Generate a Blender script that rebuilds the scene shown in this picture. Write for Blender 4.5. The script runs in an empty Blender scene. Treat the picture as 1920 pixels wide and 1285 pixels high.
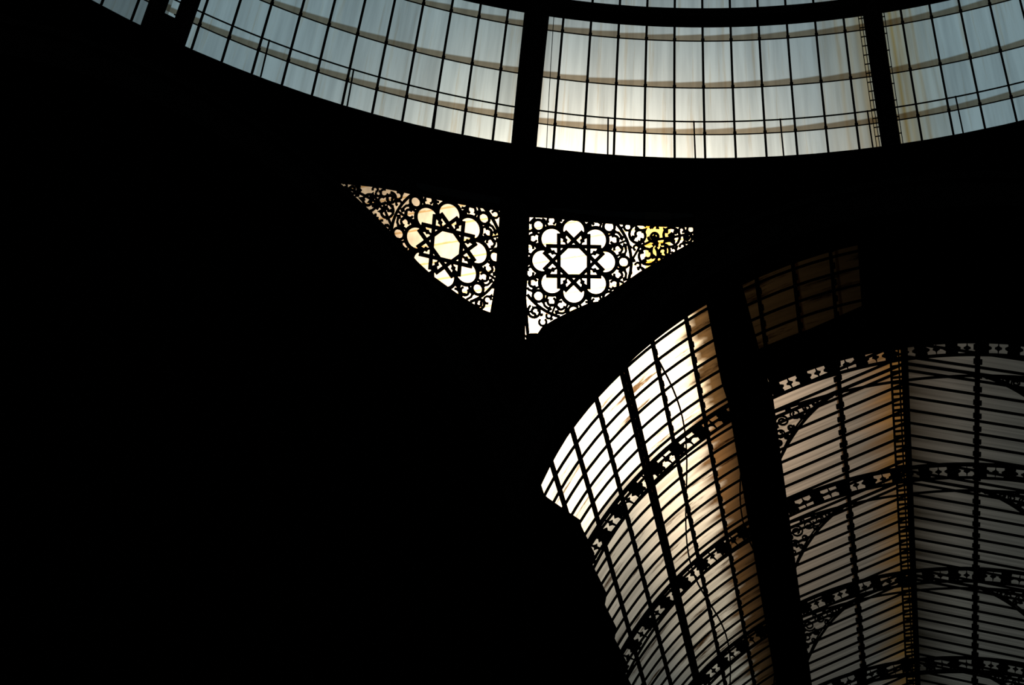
import bpy, math, random
import numpy as np
from mathutils import Vector as V
random.seed(7)
C = bpy.context.scene.collection
PI = math.pi
R = math.radians
# ------------------------------------------------------------- camera (eye height = ZC)
F = 3277.0; TH = R(40.0); AL = R(11.2); ZC = 1.6
CAM = V((-2.64, -6.2, 0.0))          # all design heights are measured from eye level, ZC is added when linking
cam = bpy.data.cameras.new('camera'); co = bpy.data.objects.new('camera', cam); C.objects.link(co)
cam.sensor_width = 36; cam.lens = F*36/1920; cam.clip_end = 500
co.location = (CAM.x, CAM.y, ZC); co.rotation_euler = (PI/2+TH, 0, AL)
bpy.context.scene.camera = co
bpy.context.scene.view_settings.view_transform = 'Standard'

def ray(px, py):
    x = (px-960)/F; y = (642.5-py)/F
    u = math.cos(TH)-y*math.sin(TH); dz = math.sin(TH)+y*math.cos(TH)
    return V((-u*math.sin(AL)+x*math.cos(AL), u*math.cos(AL)+x*math.sin(AL), dz))
def hit(px, py, p0, n):
    d = ray(px, py); return CAM + d*((p0-CAM).dot(n)/d.dot(n))
def at_z(px, py, z):
    d = ray(px, py); return CAM + d*(z/d.z)

# ------------------------------------------------------------- materials
def plain(name, col, rough=.9, noise=.3):
    m = bpy.data.materials.new(name); m.use_nodes = True; nt = m.node_tree; b = nt.nodes['Principled BSDF']
    n = nt.nodes.new('ShaderNodeTexNoise'); n.inputs['Scale'].default_value = 9
    r = nt.nodes.new('ShaderNodeMix'); r.data_type = 'RGBA'
    r.inputs['A'].default_value = (*[c*(1-noise) for c in col], 1); r.inputs['B'].default_value = (*[c*(1+noise) for c in col], 1)
    nt.links.new(n.outputs['Fac'], r.inputs['Factor']); nt.links.new(r.outputs['Result'], b.inputs['Base Color'])
    b.inputs['Roughness'].default_value = rough; b.inputs['Specular IOR Level'].default_value = 0
    return m
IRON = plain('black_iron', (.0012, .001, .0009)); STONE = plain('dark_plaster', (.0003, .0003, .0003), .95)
RUST = plain('rusted_iron', (.006, .0035, .002))

def glass(name, lapw=.1, streak=(5, .35), lo=.62, brown=(.38, .27, .18), blotch=0.0, bs=(.9, .35), bcol=(.55, .36, .2), bth=(.56, .66), tilt=.5):
    m = bpy.data.materials.new(name); m.use_nodes = True; nt = m.node_tree; N = nt.nodes; L = nt.links
    N.clear(); out = N.new('ShaderNodeOutputMaterial')
    def mt(op, a, b=None, c=None):
        k = N.new('ShaderNodeMath'); k.operation = op
        for i, q in enumerate((a, b, c)):
            if q is None: continue
            if hasattr(q, 'links'): L.new(q, k.inputs[i])
            else: k.inputs[i].default_value = q
        return k.outputs[0]
    uv = N.new('ShaderNodeUVMap'); sp = N.new('ShaderNodeSeparateXYZ'); L.new(uv.outputs[0], sp.inputs[0])
    u, v = sp.outputs[0], sp.outputs[1]
    fu, fv = mt('FLOOR', u), mt('FLOOR', v); ru, rv = mt('FRACT', u), mt('FRACT', v)
    cb = N.new('ShaderNodeCombineXYZ'); L.new(fu, cb.inputs[0]); L.new(fv, cb.inputs[1])
    wn = N.new('ShaderNodeTexWhiteNoise'); wn.noise_dimensions = '3D'; L.new(cb.outputs[0], wn.inputs['Vector'])
    pane = mt('MULTIPLY_ADD', wn.outputs['Value'], .16, .86)
    cs = N.new('ShaderNodeCombineXYZ'); L.new(mt('MULTIPLY', u, streak[0]), cs.inputs[0]); L.new(mt('MULTIPLY', v, streak[1]), cs.inputs[1])
    L.new(mt('MULTIPLY', wn.outputs['Value'], 1.5), cs.inputs[2])
    ns = N.new('ShaderNodeTexNoise'); ns.inputs['Scale'].default_value = 1; ns.inputs['Detail'].default_value = 5; L.new(cs.outputs[0], ns.inputs['Vector'])
    mr = N.new('ShaderNodeMapRange'); mr.inputs['From Min'].default_value = .32; mr.inputs['From Max'].default_value = .62
    mr.inputs['To Min'].default_value = lo; mr.inputs['To Max'].default_value = 1.05; L.new(ns.outputs['Fac'], mr.inputs['Value'])
    s = mt('MULTIPLY', pane, mr.outputs[0])
    at = N.new('ShaderNodeAttribute'); at.attribute_name = 'tint'
    vm = N.new('ShaderNodeVectorMath'); vm.operation = 'SCALE'; L.new(at.outputs['Color'], vm.inputs[0]); L.new(s, vm.inputs['Scale'])
    col = vm.outputs[0]
    if blotch > 0:
        cb2 = N.new('ShaderNodeCombineXYZ'); L.new(mt('MULTIPLY', u, bs[0]), cb2.inputs[0]); L.new(mt('MULTIPLY', v, bs[1]), cb2.inputs[1])
        nb = N.new('ShaderNodeTexNoise'); nb.inputs['Scale'].default_value = 1; nb.inputs['Detail'].default_value = 6; nb.inputs['Roughness'].default_value = .7
        L.new(cb2.outputs[0], nb.inputs['Vector'])
        m2 = N.new('ShaderNodeMapRange'); m2.inputs['From Min'].default_value = bth[0]; m2.inputs['From Max'].default_value = bth[1]
        m2.inputs['To Max'].default_value = blotch; L.new(nb.outputs['Fac'], m2.inputs['Value'])
        mb_ = N.new('ShaderNodeMix'); mb_.data_type = 'RGBA'; mb_.blend_type = 'MULTIPLY'; L.new(m2.outputs[0], mb_.inputs['Factor'])
        L.new(col, mb_.inputs['A']); mb_.inputs['B'].default_value = (*bcol, 1); col = mb_.outputs['Result']
    lap = N.new('ShaderNodeMapRange'); lap.inputs['From Min'].default_value = lapw; lap.inputs['From Max'].default_value = lapw+.03
    lap.inputs['To Min'].default_value = 1; lap.inputs['To Max'].default_value = 0
    L.new(mt('SUBTRACT', rv, mt('MULTIPLY', ru, lapw*tilt)), lap.inputs['Value'])
    mx = N.new('ShaderNodeMix'); mx.data_type = 'RGBA'; mx.blend_type = 'MULTIPLY'; L.new(lap.outputs[0], mx.inputs['Factor'])
    L.new(col, mx.inputs['A']); mx.inputs['B'].default_value = (*brown, 1)
    tr = N.new('ShaderNodeBsdfTransparent'); L.new(mx.outputs['Result'], tr.inputs['Color'])
    gl = N.new('ShaderNodeBsdfGlossy'); gl.inputs['Roughness'].default_value = .3; gl.inputs['Color'].default_value = (.3, .3, .3, 1)
    ms = N.new('ShaderNodeMixShader'); ms.inputs[0].default_value = .01
    L.new(tr.outputs[0], ms.inputs[1]); L.new(gl.outputs[0], ms.inputs[2]); L.new(ms.outputs[0], out.inputs[0])
    return m
G_DOME = glass('dome_glass', .09, (4, .4), .8, brown=(.42, .33, .24), blotch=.8, bs=(3.5, .22), bcol=(.87, .76, .64), bth=(.54, .64), tilt=.45)
G_VAULT = glass('vault_glass', .05, (3, .25), .7, blotch=1.0, bs=(1.5, .38), bcol=(.12, .07, .035), bth=(.55, .65))
G_LANT = glass('lantern_glass', .04, (5, .35), .62); G_PAN = glass('pendentive_glass', .07, (3, 1), .8, (.8, .62, .38))

# ------------------------------------------------------------- mesh helpers
class MB:
    def __init__(s): s.v = []; s.f = []; s.uv = []; s.t = []
    def quad_sweep(s, pts, sides, w, h, ups=None, cap=True):
        n = len(pts); b = len(s.v)
        for i in range(n):
            t = (pts[min(i+1, n-1)]-pts[max(i-1, 0)]).normalized()
            sd = sides[i] if isinstance(sides, list) else sides
            up = t.cross(sd).normalized(); sd = up.cross(t).normalized()
            for a, c in ((-1, -1), (1, -1), (1, 1), (-1, 1)):
                s.v.append(pts[i]+sd*(a*w/2)+up*(c*h/2))
        for i in range(n-1):
            for k in range(4):
                k2 = (k+1) % 4; s.f.append((b+4*i+k, b+4*i+k2, b+4*i+4+k2, b+4*i+4+k))
        s.f.append((b, b+3, b+2, b+1)); e = b+4*(n-1); s.f.append((e, e+1, e+2, e+3))
    def prism(s, pts, off):
        b = len(s.v); n = len(pts)
        s.v += [p.copy() for p in pts] + [p+off for p in pts]
        s.f.append(tuple(range(b, b+n))); s.f.append(tuple(range(b+2*n-1, b+n-1, -1)))
        for i in range(n): j = (i+1) % n; s.f.append((b+i, b+n+i, b+n+j, b+j))
    def grid(s, fn, us, vs):            # fn(u, v) -> (point, uv, tint)
        b = len(s.v); nu = len(us)
        for v in vs:
            for u in us:
                p, q, t = fn(u, v); s.v.append(p); s.uv.append(q); s.t.append(t)
        for j in range(len(vs)-1):
            for i in range(nu-1):
                a = b+j*nu+i; s.f.append((a, a+1, a+nu+1, a+nu))
def link(name, me, mat, parent=None, loc=None):
    o = bpy.data.objects.new(name, me); C.objects.link(o); me.materials.append(mat)
    if parent is not None: o.parent = parent
    if loc is not None: o.location = loc
    return o
def build(mb, name, mat, parent=None, origin=None):
    Z = V((0, 0, ZC))
    if parent is not None:
        org = parent['_o'] if '_o' in parent else (0, 0, 0); org = V(org)
    else:
        if origin is None:
            xs = [min(p[i] for p in mb.v) for i in range(3)]; xm = [max(p[i] for p in mb.v) for i in range(3)]
            origin = V(((xs[0]+xm[0])/2, (xs[1]+xm[1])/2, xs[2]))
        org = V(origin)+Z
    me = bpy.data.meshes.new(name); me.from_pydata([tuple(p+Z-org) for p in mb.v], [], mb.f)
    if mb.uv:
        ul = me.uv_layers.new(name='UVMap')
        for l in me.loops: ul.data[l.index].uv = mb.uv[l.vertex_index]
        ca = me.color_attributes.new(name='tint', type='FLOAT_COLOR', domain='POINT')
        for i, t in enumerate(mb.t): ca.data[i].color = (*t, 1)
    o = link(name, me, mat, parent, None if parent is not None else org)
    if parent is not None: o['_o'] = list(org)
    return o
def tag(o, label, cat, group=None):
    o['label'] = label; o['category'] = cat
    if group: o['group'] = group
    return o
def thing(name, label, cat, base, group=None):
    o = bpy.data.objects.new(name, None); C.objects.link(o); base = V(base)+V((0, 0, ZC)); o.location = base; o['_o'] = list(base)
    o.empty_display_size = .2
    return tag(o, label, cat, group)
def structure(o): o['kind'] = 'structure'; return o

# ------------------------------------------------------------- geometry of the building
RR, HR = 18.3, 24.74                  # dome glass springs here
L0 = 26.6                             # first row of pane laps
def dome(az, lam, off=0.0):
    a, l = R(az), R(lam); rho = 2.0+(18+off)*math.cos(l)
    return V((rho*math.sin(a), rho*math.cos(a), 17.13+(18+off)*math.sin(l)))
def dside(az): return V((math.cos(R(az)), -math.sin(R(az)), 0))
ZV = 15.0
def vault(ang, y, r=7.9): return V((-r*math.cos(R(ang)), y, ZV+r*math.sin(R(ang))))
def lin(a, b, n): return [a+(b-a)*i/(n-1) for i in range(n)]

# ---- dome ribs
LT = 58
ribs = {-67.5: 'black iron dome rib at the far left, mostly cut off by the photo',
        -45: 'black dome rib of two members with a slit of light, top left corner',
        -22.5: 'thick plain black dome rib rising above the tracery post',
        0: 'black dome rib with ladders and rust beside it, upper right',
        22.5: 'black dome rib beyond the right edge of the view'}
for az, lab in ribs.items():
    t = thing('dome_rib', lab, 'dome rib', dome(az, 25), 'meridian ribs of the glass dome')
    ls = lin(24.6, LT, 24); sd = dside(az)
    if az == -45:
        for s, nm in ((-1, 'flange'), (1, 'flange')):
            m = MB(); m.quad_sweep([dome(az, l, -.15)+sd*s*.27 for l in ls], sd, .27, .35); build(m, nm, IRON, t)
        m = MB(); m.quad_sweep([dome(az, l, -.15) for l in (24.6, 25.2, 25.9)], sd, .5, .4); build(m, 'foot_plate', IRON, t)
        for l in (29.6, 33.5, 38):
            m = MB(); m.quad_sweep([dome(az, l-.3, -.15), dome(az, l+.3, -.15)], sd, .5, .1); build(m, 'batten_plate', IRON, t)
    else:
        w = .44 if az != 0 else .34
        m = MB(); m.quad_sweep([dome(az, l, -.15) for l in ls], sd, w, .4); build(m, 'rib_web', IRON, t)
        m = MB(); m.quad_sweep([dome(az, l, -.4) for l in ls], sd, w*.6, .06); build(m, 'inner_flange', IRON, t)
    if az == 0:
        for s in (-1, 1):
            m = MB()
            for o2 in ((.22, .28) if s < 0 else (.22,)): m.quad_sweep([dome(az, l, -.2)+sd*s*o2 for l in ls], sd, .014, .03)
            r0 = build(m, 'ladder_rail', RUST, t)
            m = MB()
            l = 25.5
            while l < 45:
                m.quad_sweep([dome(az, l, -.2)+sd*s*.16, dome(az, l, -.2)+sd*s*(.285 if s < 0 else .23)], V((0, 0, 1)), .015, .02); l += .6 if s < 0 else 1.1
            build(m, 'ladder_rungs', RUST, r0)
    if az == -22.5:
        m = MB(); m.quad_sweep([dome(az, l, -.3)+sd*(.42-.004*(l-25)*3) for l in ls], sd, .012, .012); build(m, 'cable', IRON, t)

# ---- glazed dome panels
labs = ['dim dome glazing panel in the top left corner behind a dark gantry',
        'blue-grey glazed dome panel left of the thick plain rib',
        'brightest pale dome glazing panel, right of the thick plain rib',
        'blue-grey dome glazing panel right of the rusty laddered rib',
        'dome glazing panel wholly beyond the right rib']
for k, a0 in enumerate((-67.5, -45, -22.5, 0, 22.5)):
    t = thing('dome_glazing_panel', labs[k], 'glass roof panel', dome(a0+11.25, 25), 'glazed panels between the dome ribs')
    rk = random.Random(k+5); wob = [rk.uniform(.5, 1.3) for _ in range(60)]
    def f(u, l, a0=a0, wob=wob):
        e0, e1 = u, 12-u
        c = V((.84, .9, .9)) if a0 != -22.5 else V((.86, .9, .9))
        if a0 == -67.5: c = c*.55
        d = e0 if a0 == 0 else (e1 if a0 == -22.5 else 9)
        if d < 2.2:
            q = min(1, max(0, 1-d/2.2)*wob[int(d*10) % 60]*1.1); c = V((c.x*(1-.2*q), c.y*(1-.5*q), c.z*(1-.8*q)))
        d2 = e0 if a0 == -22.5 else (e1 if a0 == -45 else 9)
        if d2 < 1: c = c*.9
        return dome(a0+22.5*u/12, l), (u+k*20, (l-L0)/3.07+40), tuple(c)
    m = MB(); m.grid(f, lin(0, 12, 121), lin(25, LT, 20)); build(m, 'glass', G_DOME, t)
    for i in range(1, 12):
        az = a0+22.5*i/12
        m = MB(); m.quad_sweep([dome(az, l, -.03) for l in lin(25, LT, 18)], dside(az), .04, .06)
        for j in range(0, 6):
            l = L0+3.07*j
            m.quad_sweep([dome(az, l-.08, -.05), dome(az, l+.1, -.05)], dside(az), .062, .05)
        build(m, 'glazing_bar', IRON, t)
    for j in range(0, 5):
        m = MB(); m.quad_sweep([dome(a, L0+3.07*j-.02, -.01) for a in lin(a0+.3, a0+22.2, 25)], V((0, 0, 1)), .016, .02); build(m, 'lap_bar', IRON, t)
# hoops
for lam, lab, w in ((34.15, 'black horizontal hoop of the dome along the top edge', .2), (44.5, 'higher black dome hoop above the view', .2)):
    m = MB(); m.quad_sweep([dome(a, lam, -.1) for a in lin(-70, 48, 119)], V((0, 0, 1)), .23, .3)
    tag(build(m, 'dome_hoop', IRON), lab, 'hoop', 'horizontal hoops of the dome')
# gantry in the far-left panel
t = thing('maintenance_gantry', 'dark curved maintenance gantry crossing the dim top left panel', 'gantry', dome(-56, 26))
m = MB(); m.quad_sweep([dome(a, 27.4, -.3) for a in lin(-66, -46.5, 24)], V((0, 0, 1)), .3, .1); build(m, 'walkway', IRON, t)
for o2 in (26.6, 28.6):
    m = MB(); m.quad_sweep([dome(a, o2, -.32) for a in lin(-66, -46.5, 24)], V((0, 0, 1)), .06, .06); build(m, 'rail', IRON, t)
# ---- safety railing at dome foot
t = thing('safety_railing', 'thin wire railing with posts along the foot of the dome', 'railing', (0, 18.1, HR))
def rl(a, z=HR+.68, r=17.95): return V((r*math.sin(R(a)), r*math.cos(R(a)), z))
m = MB(); m.quad_sweep([rl(a, HR+.66) for a in lin(-62, 22, 100)], V((0, 0, 1)), .022, .022); build(m, 'wire', IRON, t)
a = -60.5
while a < 22:
    m = MB(); m.quad_sweep([rl(a, HR-.1, 18.2), rl(a, HR+.68)], dside(a), .028, .028); build(m, 'post', IRON, t); a += 5.4
# ---- ring beam (underside rakes up outward)
m = MB(); prof = [(18.3, 22.9), (18.3, 24.74), (18.5, 24.78), (19.5, 24.78), (19.5, 24.3), (18.38, 22.93)]
n = 160; b = 0
for i in range(n):
    a = 2*PI*i/n
    for r_, z in prof: m.v.append(V((r_*math.sin(a), r_*math.cos(a), z)))
k = len(prof)
for i in range(n):
    for j in range(k):
        a_, b_ = i*k+j, i*k+(j+1) % k; c_, d_ = ((i+1) % n)*k+(j+1) % k, ((i+1) % n)*k+j
        m.f.append((a_, b_, c_, d_))
o = structure(build(m, 'trim_1', STONE, origin=(0, 0, 22.9))); o['label'] = 'black ring beam under the dome'

# ---- arches and walls
def arch_mesh(tdir, n, d0, d1, ct, cz, r0, r1, a0=0, a1=180, seg=72):
    m = MB()
    for i in range(seg+1):
        a = R(a0+(a1-a0)*i/seg)
        for r_, d in ((r0, d0), (r1, d0), (r1, d1), (r0, d1)):
            tt = min(max(ct-r_*math.cos(a), -7.62), 7.62) if r_ > 8 else ct-r_*math.cos(a)
            p = tdir*tt+n*d; m.v.append(V((p.x, p.y, cz+r_*math.sin(a))))
    for i in range(seg):
        for q in range(4):
            q2 = (q+1) % 4; m.f.append((4*i+q, 4*i+q2, 4*i+4+q2, 4*i+4+q))
    return m
X, Y = V((1, 0, 0)), V((0, 1, 0))
RO = 8.36
t = thing('great_arch', 'black great arch framing the mouth of the glass barrel vault', 'arch', (0, 18.2, ZV), 'great arches under the dome')
build(arch_mesh(X, Y, 17.9, 18.6, 0, ZV, 7.58, RO, 0, 180), 'arch_ring', IRON, t)
build(arch_mesh(X, Y, 17.8, 17.9, 0, ZV, 8.2, RO, 0, 180), 'outer_moulding', IRON, t)
nL = V((-math.sin(R(45)), math.cos(R(45)), 0)); tL = V((math.cos(R(45)), math.sin(R(45)), 0))
t = thing('great_arch', 'black great arch above the solid dark wall on the left', 'arch', nL*18.2+V((0, 0, ZV)), 'great arches under the dome')
build(arch_mesh(tL, nL, 17.9, 18.6, 0, ZV, 7.58, RO), 'arch_ring', IRON, t)
build(arch_mesh(tL, nL, 17.8, 17.9, 0, ZV, 8.2, RO), 'outer_moulding', IRON, t)
pts = [(-7.6, -ZC), (-7.6, 23.9), (-1.0, 23.9)]
for i in range(24, 49):
    a = PI*i/48; pts.append((min(7.6, -8.2*math.cos(a)), ZV+8.2*math.sin(a)))
pts += [(7.6, -ZC)]
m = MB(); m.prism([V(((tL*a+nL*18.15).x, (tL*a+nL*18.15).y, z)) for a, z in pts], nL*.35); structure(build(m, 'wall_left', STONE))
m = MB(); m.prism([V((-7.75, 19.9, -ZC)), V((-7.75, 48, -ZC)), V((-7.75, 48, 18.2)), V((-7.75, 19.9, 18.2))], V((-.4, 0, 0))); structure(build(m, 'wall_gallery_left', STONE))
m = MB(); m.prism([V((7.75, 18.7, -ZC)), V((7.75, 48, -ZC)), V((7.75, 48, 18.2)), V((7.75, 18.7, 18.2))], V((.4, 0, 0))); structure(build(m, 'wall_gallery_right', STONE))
m = MB(); m.prism([V((-30, -30, -ZC-.2)), V((30, -30, -ZC-.2)), V((30, 60, -ZC-.2)), V((-30, 60, -ZC-.2))], V((0, 0, .2))); structure(build(m, 'floor', STONE))

# ---- pendentives
E_r, T_r = at_z(1352, 428, 22.9), at_z(988, 402, 22.9); B_r = at_z(1000, 632, 21.0)
E_l, T_l = at_z(628, 338, 22.9), at_z(942, 383, 22.9); B_l = at_z(918, 594, 21.15)
def pl(a, b, c):
    n = (b-a).cross(c-a).normalized()
    return a, (n if n.dot(a-CAM) > 0 else -n)
PR, PL = pl(T_r, E_r, B_r), pl(T_l, E_l, B_l)
t = thing('corner_post', 'thick black post between the two tracery panels', 'post', at_z(955, 640, 20.8))
cp = pl((T_r+T_l)/2, (T_r+T_l)/2+(T_r-T_l), (B_r+B_l)/2)
m = MB(); m.prism([hit(x, y, *cp) for x, y in ((943, 370), (989, 385), (985, 560), (985, 720), (915, 720), (930, 560))], cp[1]*.1); build(m, 'shaft', IRON, t)
m = MB(); m.prism([hit(x, y, *cp)-cp[1]*.08 for x, y in ((955, 370), (978, 385), (972, 680), (945, 680))], cp[1]*.08); build(m, 'front_fillet', IRON, t)
m = MB(); m.prism([hit(x, y, *cp)+cp[1]*.05 for x, y in ((905, 600), (984, 636), (1022, 632), (1050, 670), (1000, 850), (960, 1060), (880, 1060), (840, 640))], cp[1]*.3); build(m, 'corbel', IRON, t)
m = MB(); m.prism([V((-7.1, 17.9, -ZC)), V((-7.62, 18.7, -ZC)), V((-8.8, 18.3, -ZC)), V((-8.2, 17.2, -ZC)), V((-7.7, 17.2, -ZC))], V((0, 0, 18.2)))
tag(build(m, 'corner_pier', STONE), 'unlit corner pier below the thick black post', 'pier')

def inside(p, poly):
    x, y = p; c = False; n = len(poly)
    for i in range(n):
        x1, y1 = poly[i]; x2, y2 = poly[(i+1) % n]
        if (y1 > y) != (y2 > y) and x < (x2-x1)*(y-y1)/(y2-y1)+x1: c = not c
    return c
def tracery(label, plane, poly, low, cen, e1, e2, glass_tint, seed, gpoly, vines, extra, yellow=None, bare=None):
    rnd = random.Random(seed); p0, nrm = plane
    t = thing('tracery_panel', label, 'tracery panel', min((hit(x, y, p0, nrm) for x, y in poly), key=lambda p: p.z), 'pierced iron tracery panels')
    def to(u, v): return (cen[0]+(u*e1[0]+v*e2[0])/57, cen[1]+(u*e1[1]+v*e2[1])/57)
    def stroke(m, pts, w, clip=True, depth=.04):
        run = []
        def flush():
            if len(run) > 1:
                P = [hit(x, y, p0, nrm) for x, y in run]
                n = len(P); b = len(m.v); hw = w/97.5/2
                for i in range(n):
                    tg = (P[min(i+1, n-1)]-P[max(i-1, 0)])
                    if tg.length < 1e-6: tg = V((1, 0, 0))
                    sd = nrm.cross(tg.normalized())
                    for a_, c_ in ((-1, 0), (1, 0), (1, depth), (-1, depth)): m.v.append(P[i]+sd*(a_*hw)+nrm*c_)
                for i in range(n-1):
                    for k in range(4): k2 = (k+1) % 4; m.f.append((b+4*i+k, b+4*i+k2, b+4*i+4+k2, b+4*i+4+k))
            run.clear()
        dense = []
        for i in range(len(pts)-1):
            (x0, y0), (x1, y1) = pts[i], pts[i+1]; n = max(1, int(math.hypot(x1-x0, y1-y0)/4))
            dense += [(x0+(x1-x0)*k/n, y0+(y1-y0)*k/n) for k in range(n)]
        dense.append(pts[-1])
        for q in dense:
            if not clip or inside(q, poly): run.append(q)
            else: flush()
        flush()
    def blob(m, pts):          # filled leaf
        if all(inside(q, poly) for q in pts): m.prism([hit(x, y, p0, nrm) for x, y in pts], nrm*.04)
    def leaf(m, x, y, l, a, w=.38):
        blob(m, [(x, y), (x+l*.35*math.cos(a)-l*w*math.sin(a), y+l*.35*math.sin(a)+l*w*math.cos(a)), (x+l*math.cos(a), y+l*math.sin(a)), (x+l*.35*math.cos(a)+l*w*math.sin(a), y+l*.35*math.sin(a)-l*w*math.cos(a))])
    def arc(cx, cy, r, a0, a1, n=20): return [(cx+r*math.cos(a0+(a1-a0)*i/n), cy+r*math.sin(a0+(a1-a0)*i/n)) for i in range(n+1)]
    P2 = lambda L_: [to(*q) for q in L_]
    m = MB(); stroke(m, poly+[poly[0]], 6, False); build(m, 'frame', IRON, t)
    dx, dy = (-28, 52)if cen[0] < 960 else (24, 52)
    top = [hit(x, y, p0, nrm)+nrm*.02 for x, y in low]; bot = [hit(x+dx, y+dy, p0, nrm)+nrm*.02 for x, y in low]
    m = MB(); k = len(low)
    for i in range(k-1): m.prism([top[i], top[i+1], bot[i+1], bot[i]], nrm*.06)
    m.prism([hit(x, y, p0, nrm)+nrm*.01 for x, y in extra], nrm*.06)
    build(m, 'spandrel_plate', IRON, t)
    # rosette: eight straps forming an open star, eight petal heads, solid kites between them
    m = MB(); d = 27.5; hl = 51
    for k in range(8):
        a = k*PI/4; c, s = math.cos(a), math.sin(a)
        stroke(m, P2([(d*c-q*s, d*s+q*c) for q in (-hl, 0, hl)]), 7.0)
        hd = [(x*c-y*s, x*s+y*c) for x, y in arc(57, 0, 22.5, -PI/2-.15, PI/2+.15, 16)]
        stroke(m, P2(hd), 6.8)
    rz = build(m, 'rosette_straps', IRON, t)
    m = MB()
    for k in range(8):
        a = k*PI/4+PI/8; c, s = math.cos(a), math.sin(a); rot = lambda x, y: (x*c-y*s, x*s+y*c)
        blob(m, P2([rot(36, 0), rot(41, 5), rot(45, 2.6), rot(51, 7.5), rot(64, 0), rot(51, -7.5), rot(45, -2.6), rot(41, -5)]))
        stroke(m, P2([rot(30, 0), rot(104, 0)]), 4)
        blob(m, P2([rot(66, 0), rot(72, 6.5), rot(82, 0), rot(72, -6.5)]))
        for sg in (-1, 1):
            stroke(m, P2([rot(x, y*sg) for x, y in arc(85, 9, 7.5, -PI, PI*.6, 12)]), 4.4)
            stroke(m, P2([rot(88, 0), rot(92, sg*12), rot(84, sg*20), rot(78, sg*20)]), 4.4)
            stroke(m, P2([rot(100, sg*8), rot(97, sg*18), rot(90, sg*24)]), 4.4)
            blob(m, P2([rot(84, sg*22), rot(90, sg*18), rot(95, sg*24), rot(88, sg*29)]))
            blob(m, P2([rot(98, sg*2), rot(94, sg*8), rot(99, sg*14), rot(104, sg*7)]))
    build(m, 'rosette_fill', IRON, rz)
    for k in range(8):
        a = k*PI/4; c, s = math.cos(a)*92, math.sin(a)*92
        m = MB(); stroke(m, P2(arc(c, s, 10.5, 0, 2*PI, 18)), 5)
        if m.f: build(m, 'roundel', IRON, t)
    m = MB(); stroke(m, P2(arc(0, 0, 106, 0, 2*PI, 90)), 5.5); build(m, 'outer_circle', IRON, t)
    inv = np.linalg.inv(np.array([[e1[0], e2[0]], [e1[1], e2[1]]])/57)
    m = MB(); placed = []
    xs = [q[0] for q in poly]; ys = [q[1] for q in poly]
    edges = [(poly[i], poly[(i+1) % len(poly)]) for i in range(len(poly))]
    def edist(x, y):
        best = 1e9
        for (x0, y0), (x1, y1) in edges:
            L2 = (x1-x0)**2+(y1-y0)**2; q = max(0, min(1, ((x-x0)*(x1-x0)+(y-y0)*(y1-y0))/max(L2, 1e-6)))
            best = min(best, math.hypot(x-x0-q*(x1-x0), y-y0-q*(y1-y0)))
        return best
    for vx in vines:
        stroke(m, vx, 4.5)
        for i in range(1, len(vx)-1):
            a = math.atan2(vx[i+1][1]-vx[i-1][1], vx[i+1][0]-vx[i-1][0])
            for q in (1.0, -1.0): leaf(m, vx[i][0], vx[i][1], 13, a+q)
    for rad in (20, 16, 12, 9, 7, 5, 3.5):
        for _ in range(700):
            x, y = rnd.uniform(min(xs), max(xs)), rnd.uniform(min(ys), max(ys))
            if not inside((x, y), poly) or edist(x, y) < rad*.9: continue
            w = inv @ np.array([x-cen[0], y-cen[1]]); dd = math.hypot(*w)
            if dd < 106+rad: continue
            if bare and math.hypot(x-bare[0], y-bare[1]) < bare[2]: continue
            if any(math.hypot(x-a_, y-b_) < rad+c_-1.5 for a_, b_, c_ in placed): continue
            placed.append((x, y, rad)); a0 = rnd.uniform(0, 2*PI); sg = rnd.choice((-1, 1))
            if rad > 8:
                sp = [(x+(rad+2)*(1-.78*i/26)*math.cos(a0+sg*i*.36), y+(rad+2)*(1-.78*i/26)*math.sin(a0+sg*i*.36)) for i in range(27)]
                stroke(m, sp, 4.8)
                for j in range(4):
                    b_ = a0+sg*(1.0+1.7*j); leaf(m, x+rad*.3*math.cos(b_), y+rad*.3*math.sin(b_), rad*.75, b_, .33)
            elif rad > 4: stroke(m, arc(x, y, rad, a0, a0+5, 8), 4.2)
            else: leaf(m, x-3, y, 8, a0, .5)
    if m.f: build(m, 'scrollwork', IRON, t)
    for nm, pg, tf in [('glass', gpoly, glass_tint)]+([('yellow_glass', yellow, None)] if yellow else []):
        m = MB(); off = .12 if nm == 'glass' else .10
        YT = (.95, .76, .27)
        for q in pg:
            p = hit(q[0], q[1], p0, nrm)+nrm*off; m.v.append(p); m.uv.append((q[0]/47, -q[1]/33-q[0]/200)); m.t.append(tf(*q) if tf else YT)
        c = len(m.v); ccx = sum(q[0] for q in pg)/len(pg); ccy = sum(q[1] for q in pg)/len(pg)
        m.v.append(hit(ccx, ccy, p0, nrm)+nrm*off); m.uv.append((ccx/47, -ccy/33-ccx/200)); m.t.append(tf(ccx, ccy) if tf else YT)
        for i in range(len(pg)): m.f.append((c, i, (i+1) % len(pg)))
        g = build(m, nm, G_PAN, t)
        if nm != 'glass': g['label'] = 'yellow glass pane'
lowR = [(1400, 404), (1352, 427), (1300, 456), (1250, 484), (1200, 513), (1160, 541), (1124, 568), (1108, 570), (1080, 582), (1040, 602), (1018, 616), (1010, 628), (984, 628)]
polyR = [(990, 404), (1080, 408), (1170, 415), (1260, 420), (1303, 423), (1303, 454)]+lowR[3:-1]+[(990, 628), (984, 560), (988, 480)]
gR = [(980, 385), (1170, 395), (1304, 398), (1304, 460), (1200, 519), (1124, 574), (1040, 608), (1012, 636), (975, 636)]
lowL = [(932, 594), (922, 590), (905, 584), (860, 556), (810, 520), (770, 483), (730, 445), (690, 405), (655, 370), (628, 338), (595, 300)]
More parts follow.
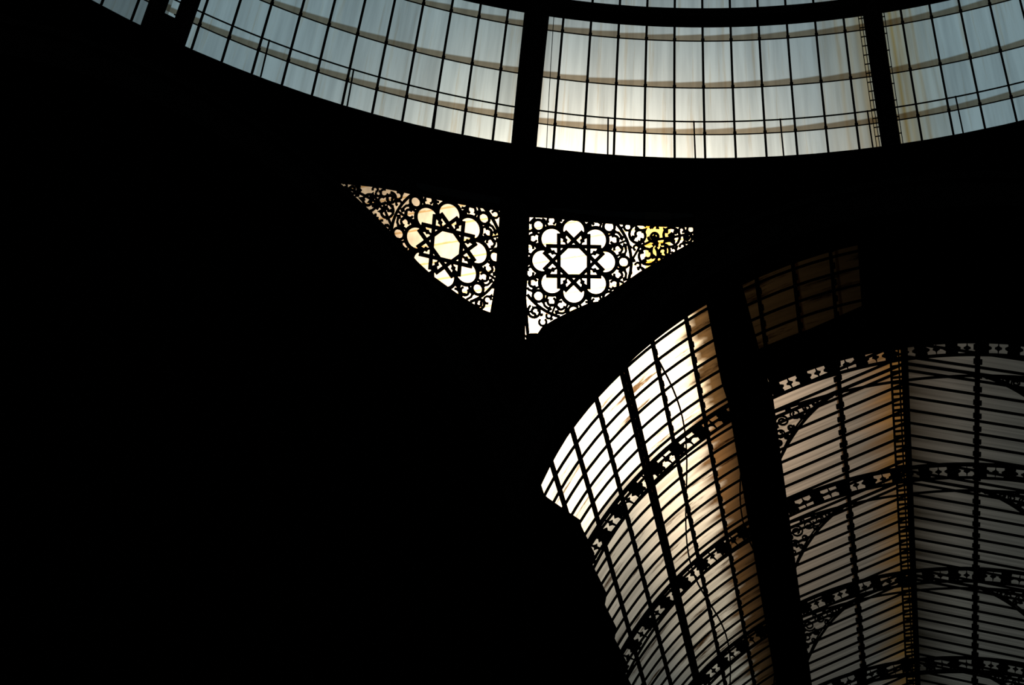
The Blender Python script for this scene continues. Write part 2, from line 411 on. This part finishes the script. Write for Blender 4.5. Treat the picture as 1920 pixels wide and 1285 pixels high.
polyL = [(630, 340), (700, 347), (780, 361), (860, 374), (940, 386), (940, 460), (932, 530)]+lowL[1:-2]
gL = [(600, 312), (700, 325), (860, 355), (950, 370), (950, 530), (930, 600), (905, 590), (860, 562), (810, 526), (770, 489), (730, 451), (690, 411), (650, 370), (620, 342)]
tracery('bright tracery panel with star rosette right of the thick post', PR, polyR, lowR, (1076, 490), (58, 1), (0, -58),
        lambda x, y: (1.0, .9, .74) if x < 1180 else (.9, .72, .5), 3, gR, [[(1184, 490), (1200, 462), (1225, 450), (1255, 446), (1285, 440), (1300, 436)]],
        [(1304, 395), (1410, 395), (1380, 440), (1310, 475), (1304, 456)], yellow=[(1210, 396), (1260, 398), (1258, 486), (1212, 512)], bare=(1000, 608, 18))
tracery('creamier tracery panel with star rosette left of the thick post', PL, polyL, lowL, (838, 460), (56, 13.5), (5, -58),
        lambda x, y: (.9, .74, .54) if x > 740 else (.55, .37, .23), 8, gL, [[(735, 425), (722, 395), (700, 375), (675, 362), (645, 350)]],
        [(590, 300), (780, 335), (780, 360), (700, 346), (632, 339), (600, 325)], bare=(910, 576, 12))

# ------------------------------------------------------------- gallery vault
GY = [22.0+4.3*i for i in range(6)]
ordn = ['first', 'second', 'third', 'fourth', 'fifth', 'sixth', 'seventh']
PUR = [28, 33.7, 39.5, 45.3, 51, 57, 62.7]
def sx(p, s): return V((p.x*s, p.y, p.z))
def vt(ang, y, near):  # vault glass tint; shadow band beside the curb is painted in, mixed with dirt
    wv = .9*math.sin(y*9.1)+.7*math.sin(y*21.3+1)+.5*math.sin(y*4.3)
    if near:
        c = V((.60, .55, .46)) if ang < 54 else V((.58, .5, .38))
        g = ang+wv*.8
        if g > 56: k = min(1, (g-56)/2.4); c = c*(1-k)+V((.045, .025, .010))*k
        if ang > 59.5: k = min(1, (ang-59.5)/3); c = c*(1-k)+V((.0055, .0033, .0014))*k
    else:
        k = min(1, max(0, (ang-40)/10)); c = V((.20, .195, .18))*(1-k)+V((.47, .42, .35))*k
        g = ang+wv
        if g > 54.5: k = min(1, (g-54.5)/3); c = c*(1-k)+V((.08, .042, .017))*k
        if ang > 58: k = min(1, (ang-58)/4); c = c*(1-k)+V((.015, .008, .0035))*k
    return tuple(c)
NB = 9
for side, sn in ((1, 'left'), (-1, 'right')):
    for b in range(-1, 5):
        if side < 0 and b < 0: continue
        y0, y1 = (18.6, 22.0) if b < 0 else (GY[b], GY[b+1]); near = b < 0
        amax = (84 if near else 63.2)
        lab = ('sunlit %s vault glazing nearest the great arch' % sn) if near else '%s side vault glazing bay, %s beyond the first star girder' % (sn, ordn[b])
        t = thing('vault_glazing_bay', lab, 'glass roof bay', sx(vault(28, (y0+y1)/2), side), 'glazing bays of the barrel vault')
        nb = 7 if near else NB; m = MB()
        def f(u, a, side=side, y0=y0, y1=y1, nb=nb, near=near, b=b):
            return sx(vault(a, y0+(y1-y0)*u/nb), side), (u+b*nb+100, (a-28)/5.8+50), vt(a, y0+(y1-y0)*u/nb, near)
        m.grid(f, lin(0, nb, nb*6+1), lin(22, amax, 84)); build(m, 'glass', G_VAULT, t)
        for i, a in enumerate(PUR+([68.5, 74, 79.5] if near else [])):
            m = MB()
            for off in ((-.42, .42) if a == 45.3 else (0,)):
                p0, p1 = sx(vault(a+off, y0, 7.84), side), sx(vault(a+off, y1, 7.84), side)
                tn = V((math.sin(R(a))*side, 0, math.cos(R(a))))
                m.quad_sweep([p0, p1], tn, .055, .08)
            for j in range(nb):
                y = y0+(y1-y0)*(j+.5)/nb; m.quad_sweep([sx(vault(a-.1, y, 7.86), side), sx(vault(a+.55, y, 7.86), side)], V((0, 1, 0)), .16, .03)
            build(m, 'purlin', IRON, t)
        for j in range(nb):
            y = y0+(y1-y0)*j/nb; m = MB(); m.quad_sweep([sx(vault(a, y, 7.87), side) for a in lin(23, amax, 26)], V((0, 1, 0)), .036, .045)
            build(m, 'glazing_bar', IRON, t)
    m = MB(); ys = lin(18.6, 43.5, 130)
    def top(y):
        if y < 21.2: return 23.3+max(0, (y-19.2)/2)*6.1
        return 28.9+1.3*(((y-21.2)/1.43) % 1)
    for y in ys:
        for a in lin(0, 1, 8): m.v.append(sx(vault(-3+(top(y)+3)*a, y, 7.7), side))
    for i in range(len(ys)-1):
        for j in range(7): q = i*8+j; m.f.append((q, q+1, q+9, q+8))
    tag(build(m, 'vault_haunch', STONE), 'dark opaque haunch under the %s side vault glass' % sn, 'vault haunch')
    m = MB()
    for y, rings in ((18.6, ((61, 7.8), (63, 7.76), (66, 7.78), (66, 8.2), (61, 8.0))), (21.6, ((61.3, 7.74), (64.2, 7.7), (67.6, 7.74), (67.6, 8.3), (61.3, 8.0))), (22.3, ((61.8, 7.7), (65.3, 7.66), (68.2, 7.7), (68.2, 8.45), (61.8, 8.0))), (43.6, ((62, 7.7), (65.3, 7.66), (68.2, 7.7), (68.2, 8.45), (62, 8.0)))):
        for a, r_ in rings: m.v.append(sx(vault(a, y, r_), side))
    for i in range(3):
        for j in range(5): m.f.append((5*i+j, 5*i+(j+1) % 5, 5*i+5+(j+1) % 5, 5*i+5+j))
    tag(build(m, 'lantern_curb', STONE), 'long black curb beam along the %s edge of the raised roof lantern' % sn, 'beam')
m = MB()
for y in (18.6, 22.0):
    for a in lin(83.5, 158, 24): m.v.append(vault(a, y, 7.95))
for j in range(23): m.f.append((j, j+1, 25+j, 24+j))
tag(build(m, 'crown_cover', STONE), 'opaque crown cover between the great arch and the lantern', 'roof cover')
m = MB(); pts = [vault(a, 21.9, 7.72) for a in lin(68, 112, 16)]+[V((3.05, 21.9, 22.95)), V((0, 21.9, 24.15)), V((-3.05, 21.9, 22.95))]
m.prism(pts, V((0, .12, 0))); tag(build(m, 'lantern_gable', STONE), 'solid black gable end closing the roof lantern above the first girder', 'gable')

# star girders
for i, y in enumerate(GY):
    t = thing('star_girder', 'iron arched girder with star ornaments, %s from the great arch' % ordn[i], 'girder', vault(90, y, 7.4), 'star girders across the barrel vault')
    for r_, nm, w in ((7.72, 'upper_chord', .07), (7.37, 'lower_chord', .035)):
        m = MB(); m.quad_sweep([vault(a, y, r_) for a in lin(24, 156, 90)], Y, .07, w); build(m, nm, IRON, t)
    a = 27.0; k = 0
    while a < 154:
        c = vault(a, y-.03, 7.54); m = MB(); pts = []
        er = V((-math.cos(R(a)), 0, math.sin(R(a)))); ea = V((math.sin(R(a)), 0, math.cos(R(a))))
        for q in range(16):
            if k % 2 == 0: rr_ = .175 if q % 2 == 0 else .12
            else: rr_ = .175 if q in (0, 8) else (.07 if q in (4, 12) else .04)
            an = q*PI/8; pts.append(c+er*(rr_*math.cos(an))+ea*(rr_*math.sin(an)))
        m.prism(pts, V((0, .06, 0))); build(m, 'star' if k % 2 == 0 else 'cross', IRON, t); a += 2.3; k += 1

# lantern
def lan(x, y, dz=0): return V((x, y, 24.0-abs(x)*1.1/3.0+dz))
for i in range(5):
    y0, y1 = GY[i], GY[i+1]
    t = thing('lantern_glazing_bay', 'raised roof lantern glazing, %s bay beyond the black gable' % ordn[i], 'glass roof bay', (0, (y0+y1)/2, 22.9), 'glazing bays of the roof lantern')
    for s, nm in ((-1, 'left_slope_glass'), (1, 'right_slope_glass')):
        def f(u, v, s=s, y0=y0, y1=y1, i=i):
            x = s*3.05*v; yy = y0+(y1-y0)*u/NB
            wv = .03*math.sin(yy*7.7)+.025*math.sin(yy*17.1+2)+.02*math.sin(yy*3.1)
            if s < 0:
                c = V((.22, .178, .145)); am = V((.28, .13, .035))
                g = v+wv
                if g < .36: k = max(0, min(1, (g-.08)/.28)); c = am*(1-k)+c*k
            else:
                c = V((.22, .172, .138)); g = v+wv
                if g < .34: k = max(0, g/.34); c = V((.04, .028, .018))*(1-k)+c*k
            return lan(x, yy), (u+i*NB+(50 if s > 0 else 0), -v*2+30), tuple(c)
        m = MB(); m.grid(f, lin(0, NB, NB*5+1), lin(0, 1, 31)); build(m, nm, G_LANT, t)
        for j in range(NB):
            y = y0+(y1-y0)*j/NB; m = MB(); m.quad_sweep([lan(s*.05, y, -.03), lan(s*3.05, y, -.03)], Y, .042, .05); build(m, 'glazing_bar', IRON, t)
        m = MB(); m.quad_sweep([lan(s*1.45, y0, -.12), lan(s*1.45, y1, -.12)], X, .09, .12)
        for j in range(NB):
            y = y0+(y1-y0)*(j+.5)/NB; m.quad_sweep([lan(s*1.38, y, -.07), lan(s*1.55, y, -.07)], Y, .15, .04)
        build(m, 'purlin', IRON, t)
        m = MB(); m.prism([V((s*3.02, y0, 22.2)), V((s*3.02, y1, 22.2)), V((s*3.02, y1, 22.95)), V((s*3.02, y0, 22.95))], V((s*.05, 0, 0))); build(m, 'side_louvre', IRON, t)
    m = MB(); m.quad_sweep([lan(0, y0, -.03), lan(0, y1, -.03)], X, .12, .1); build(m, 'ridge_bar', IRON, t)
    t = thing('ridge_ladder', 'rusty ladder truss under the lantern ridge, %s length from the gable' % ordn[i], 'ladder', (-.14, (y0+y1)/2, 23.6), 'ladder lengths under the lantern ridge')
    for x in (-.17, .0, .17):
        m = MB(); m.quad_sweep([V((x-.14, y0, 23.68)), V((x-.14, y1, 23.68))], X, .045 if x else .03, .06); build(m, 'rail', IRON, t)
    for j in range(22):
        y = y0+4.3*(j+.5)/22; m = MB(); m.quad_sweep([V((-.32, y, 23.68)), V((.04, y, 23.68))], Y, .06, .03); build(m, 'rung', IRON, t)
    yb = y0+2.05
    t = thing('lantern_rib', 'slim lantern rib with scroll brackets in the %s lantern bay' % ordn[i], 'rib', (0, yb, 22.1), 'slim ribs of the roof lantern')
    m = MB(); m.quad_sweep([lan(-3.0, yb, -.1), lan(0, yb, -.12)], Y, .06, .05); m.quad_sweep([lan(0, yb, -.12), lan(3, yb, -.1)], Y, .06, .05); build(m, 'rafter', IRON, t)
    m = MB(); m.quad_sweep([V((x, yb, 23.42-.052*x*x)) for x in lin(-3, 3, 30)], Y, .05, .04); build(m, 'arched_tie', IRON, t)
    for s in (-1, 1):
        m = MB(); A = (2.93, 21.65); Cc = (1.45, 23.35)
        def bz(q, sh=0):
            B = (2.35-sh, 22.86-sh); x = (1-q)**2*A[0]+2*q*(1-q)*B[0]+q*q*Cc[0]; z = (1-q)**2*A[1]+2*q*(1-q)*B[1]+q*q*Cc[1]; return V((s*x, yb, z))
        for sh, w in ((0, .05), (-.09, .025)): m.quad_sweep([bz(q, sh) for q in lin(0, 1, 14)], Y, .05, w)
        m.quad_sweep([V((s*2.97, yb, 21.65)), V((s*2.97, yb, 22.92))], Y, .05, .05)
        br = build(m, 'bracket', IRON, t)
        m = MB()
        for cx, cz_, r_ in ((2.74, 22.72, .16), (2.45, 22.88, .13), (2.82, 22.4, .11), (2.19, 23.0, .1), (2.87, 22.16, .08), (1.99, 23.1, .08), (2.58, 22.53, .08), (2.58, 23.0, .06), (1.8, 23.18, .06), (2.9, 21.98, .05), (2.9, 22.58, .06), (2.32, 23.08, .05), (2.68, 22.3, .06), (2.3, 22.78, .07), (1.64, 23.24, .04)):
            sg = random.choice((-1, 1)); a0 = random.uniform(0, 6)
            m.quad_sweep([V((s*(cx+r_*(1-.7*q/18)*math.cos(a0+sg*q*.55)), yb, cz_+r_*(1-.7*q/18)*math.sin(a0+sg*q*.55))) for q in range(19)], Y, .04, .034)
        build(m, 'scrollwork', IRON, br)
for x0, a, lab in ((1, 48, 'thin sagging tension cable beside the doubled purlin'), (2, 60, 'thin tension cable close to the black curb beam')):
    m = MB(); m.quad_sweep([vault(a+2.2*math.sin((y-18.6)*.73), y, 7.2) for y in lin(18.6, 39, 60)], X, .03, .03)
    tag(build(m, 'tension_cable', IRON), lab, 'cable', 'tension cables of the vault')

# ------------------------------------------------------------- light: sky with the sun's glow, and the sun
sd = ray(1110, 690).normalized()
w = bpy.data.worlds.new('sky'); bpy.context.scene.world = w; w.use_nodes = True; nt = w.node_tree; N = nt.nodes; L = nt.links
bg = N['Background']
tc = N.new('ShaderNodeTexCoord'); dt = N.new('ShaderNodeVectorMath'); dt.operation = 'DOT_PRODUCT'
L.new(tc.outputs['Generated'], dt.inputs[0]); dt.inputs[1].default_value = sd
def mt(op, a, b=None):
    k = N.new('ShaderNodeMath'); k.operation = op
    L.new(a, k.inputs[0])
    if b is not None: k.inputs[1].default_value = b
    return k.outputs[0]
an = mt('ARCCOSINE', mt('MINIMUM', dt.outputs['Value'], .999999))
g = mt('EXPONENT', mt('MULTIPLY', mt('POWER', mt('DIVIDE', an, .104), 2), -1))
vs = N.new('ShaderNodeVectorMath'); vs.operation = 'SCALE'; vs.inputs[0].default_value = (6.4, 5.4, 4.15); L.new(g, vs.inputs['Scale'])
ad = N.new('ShaderNodeVectorMath'); ad.operation = 'ADD'; L.new(vs.outputs[0], ad.inputs[0]); ad.inputs[1].default_value = (.20, .27, .295)
L.new(ad.outputs[0], bg.inputs['Color'])
sl = bpy.data.lights.new('sun', 'SUN'); sl.energy = 2; sl.angle = R(.6); sl.color = (1, .9, .75)
so = bpy.data.objects.new('sun', sl); C.objects.link(so); so.location = V((0, 40, 50)); so.rotation_euler = sd.to_track_quat('Z', 'Y').to_euler()
for o in bpy.data.objects:
    if '_o' in o: del o['_o']
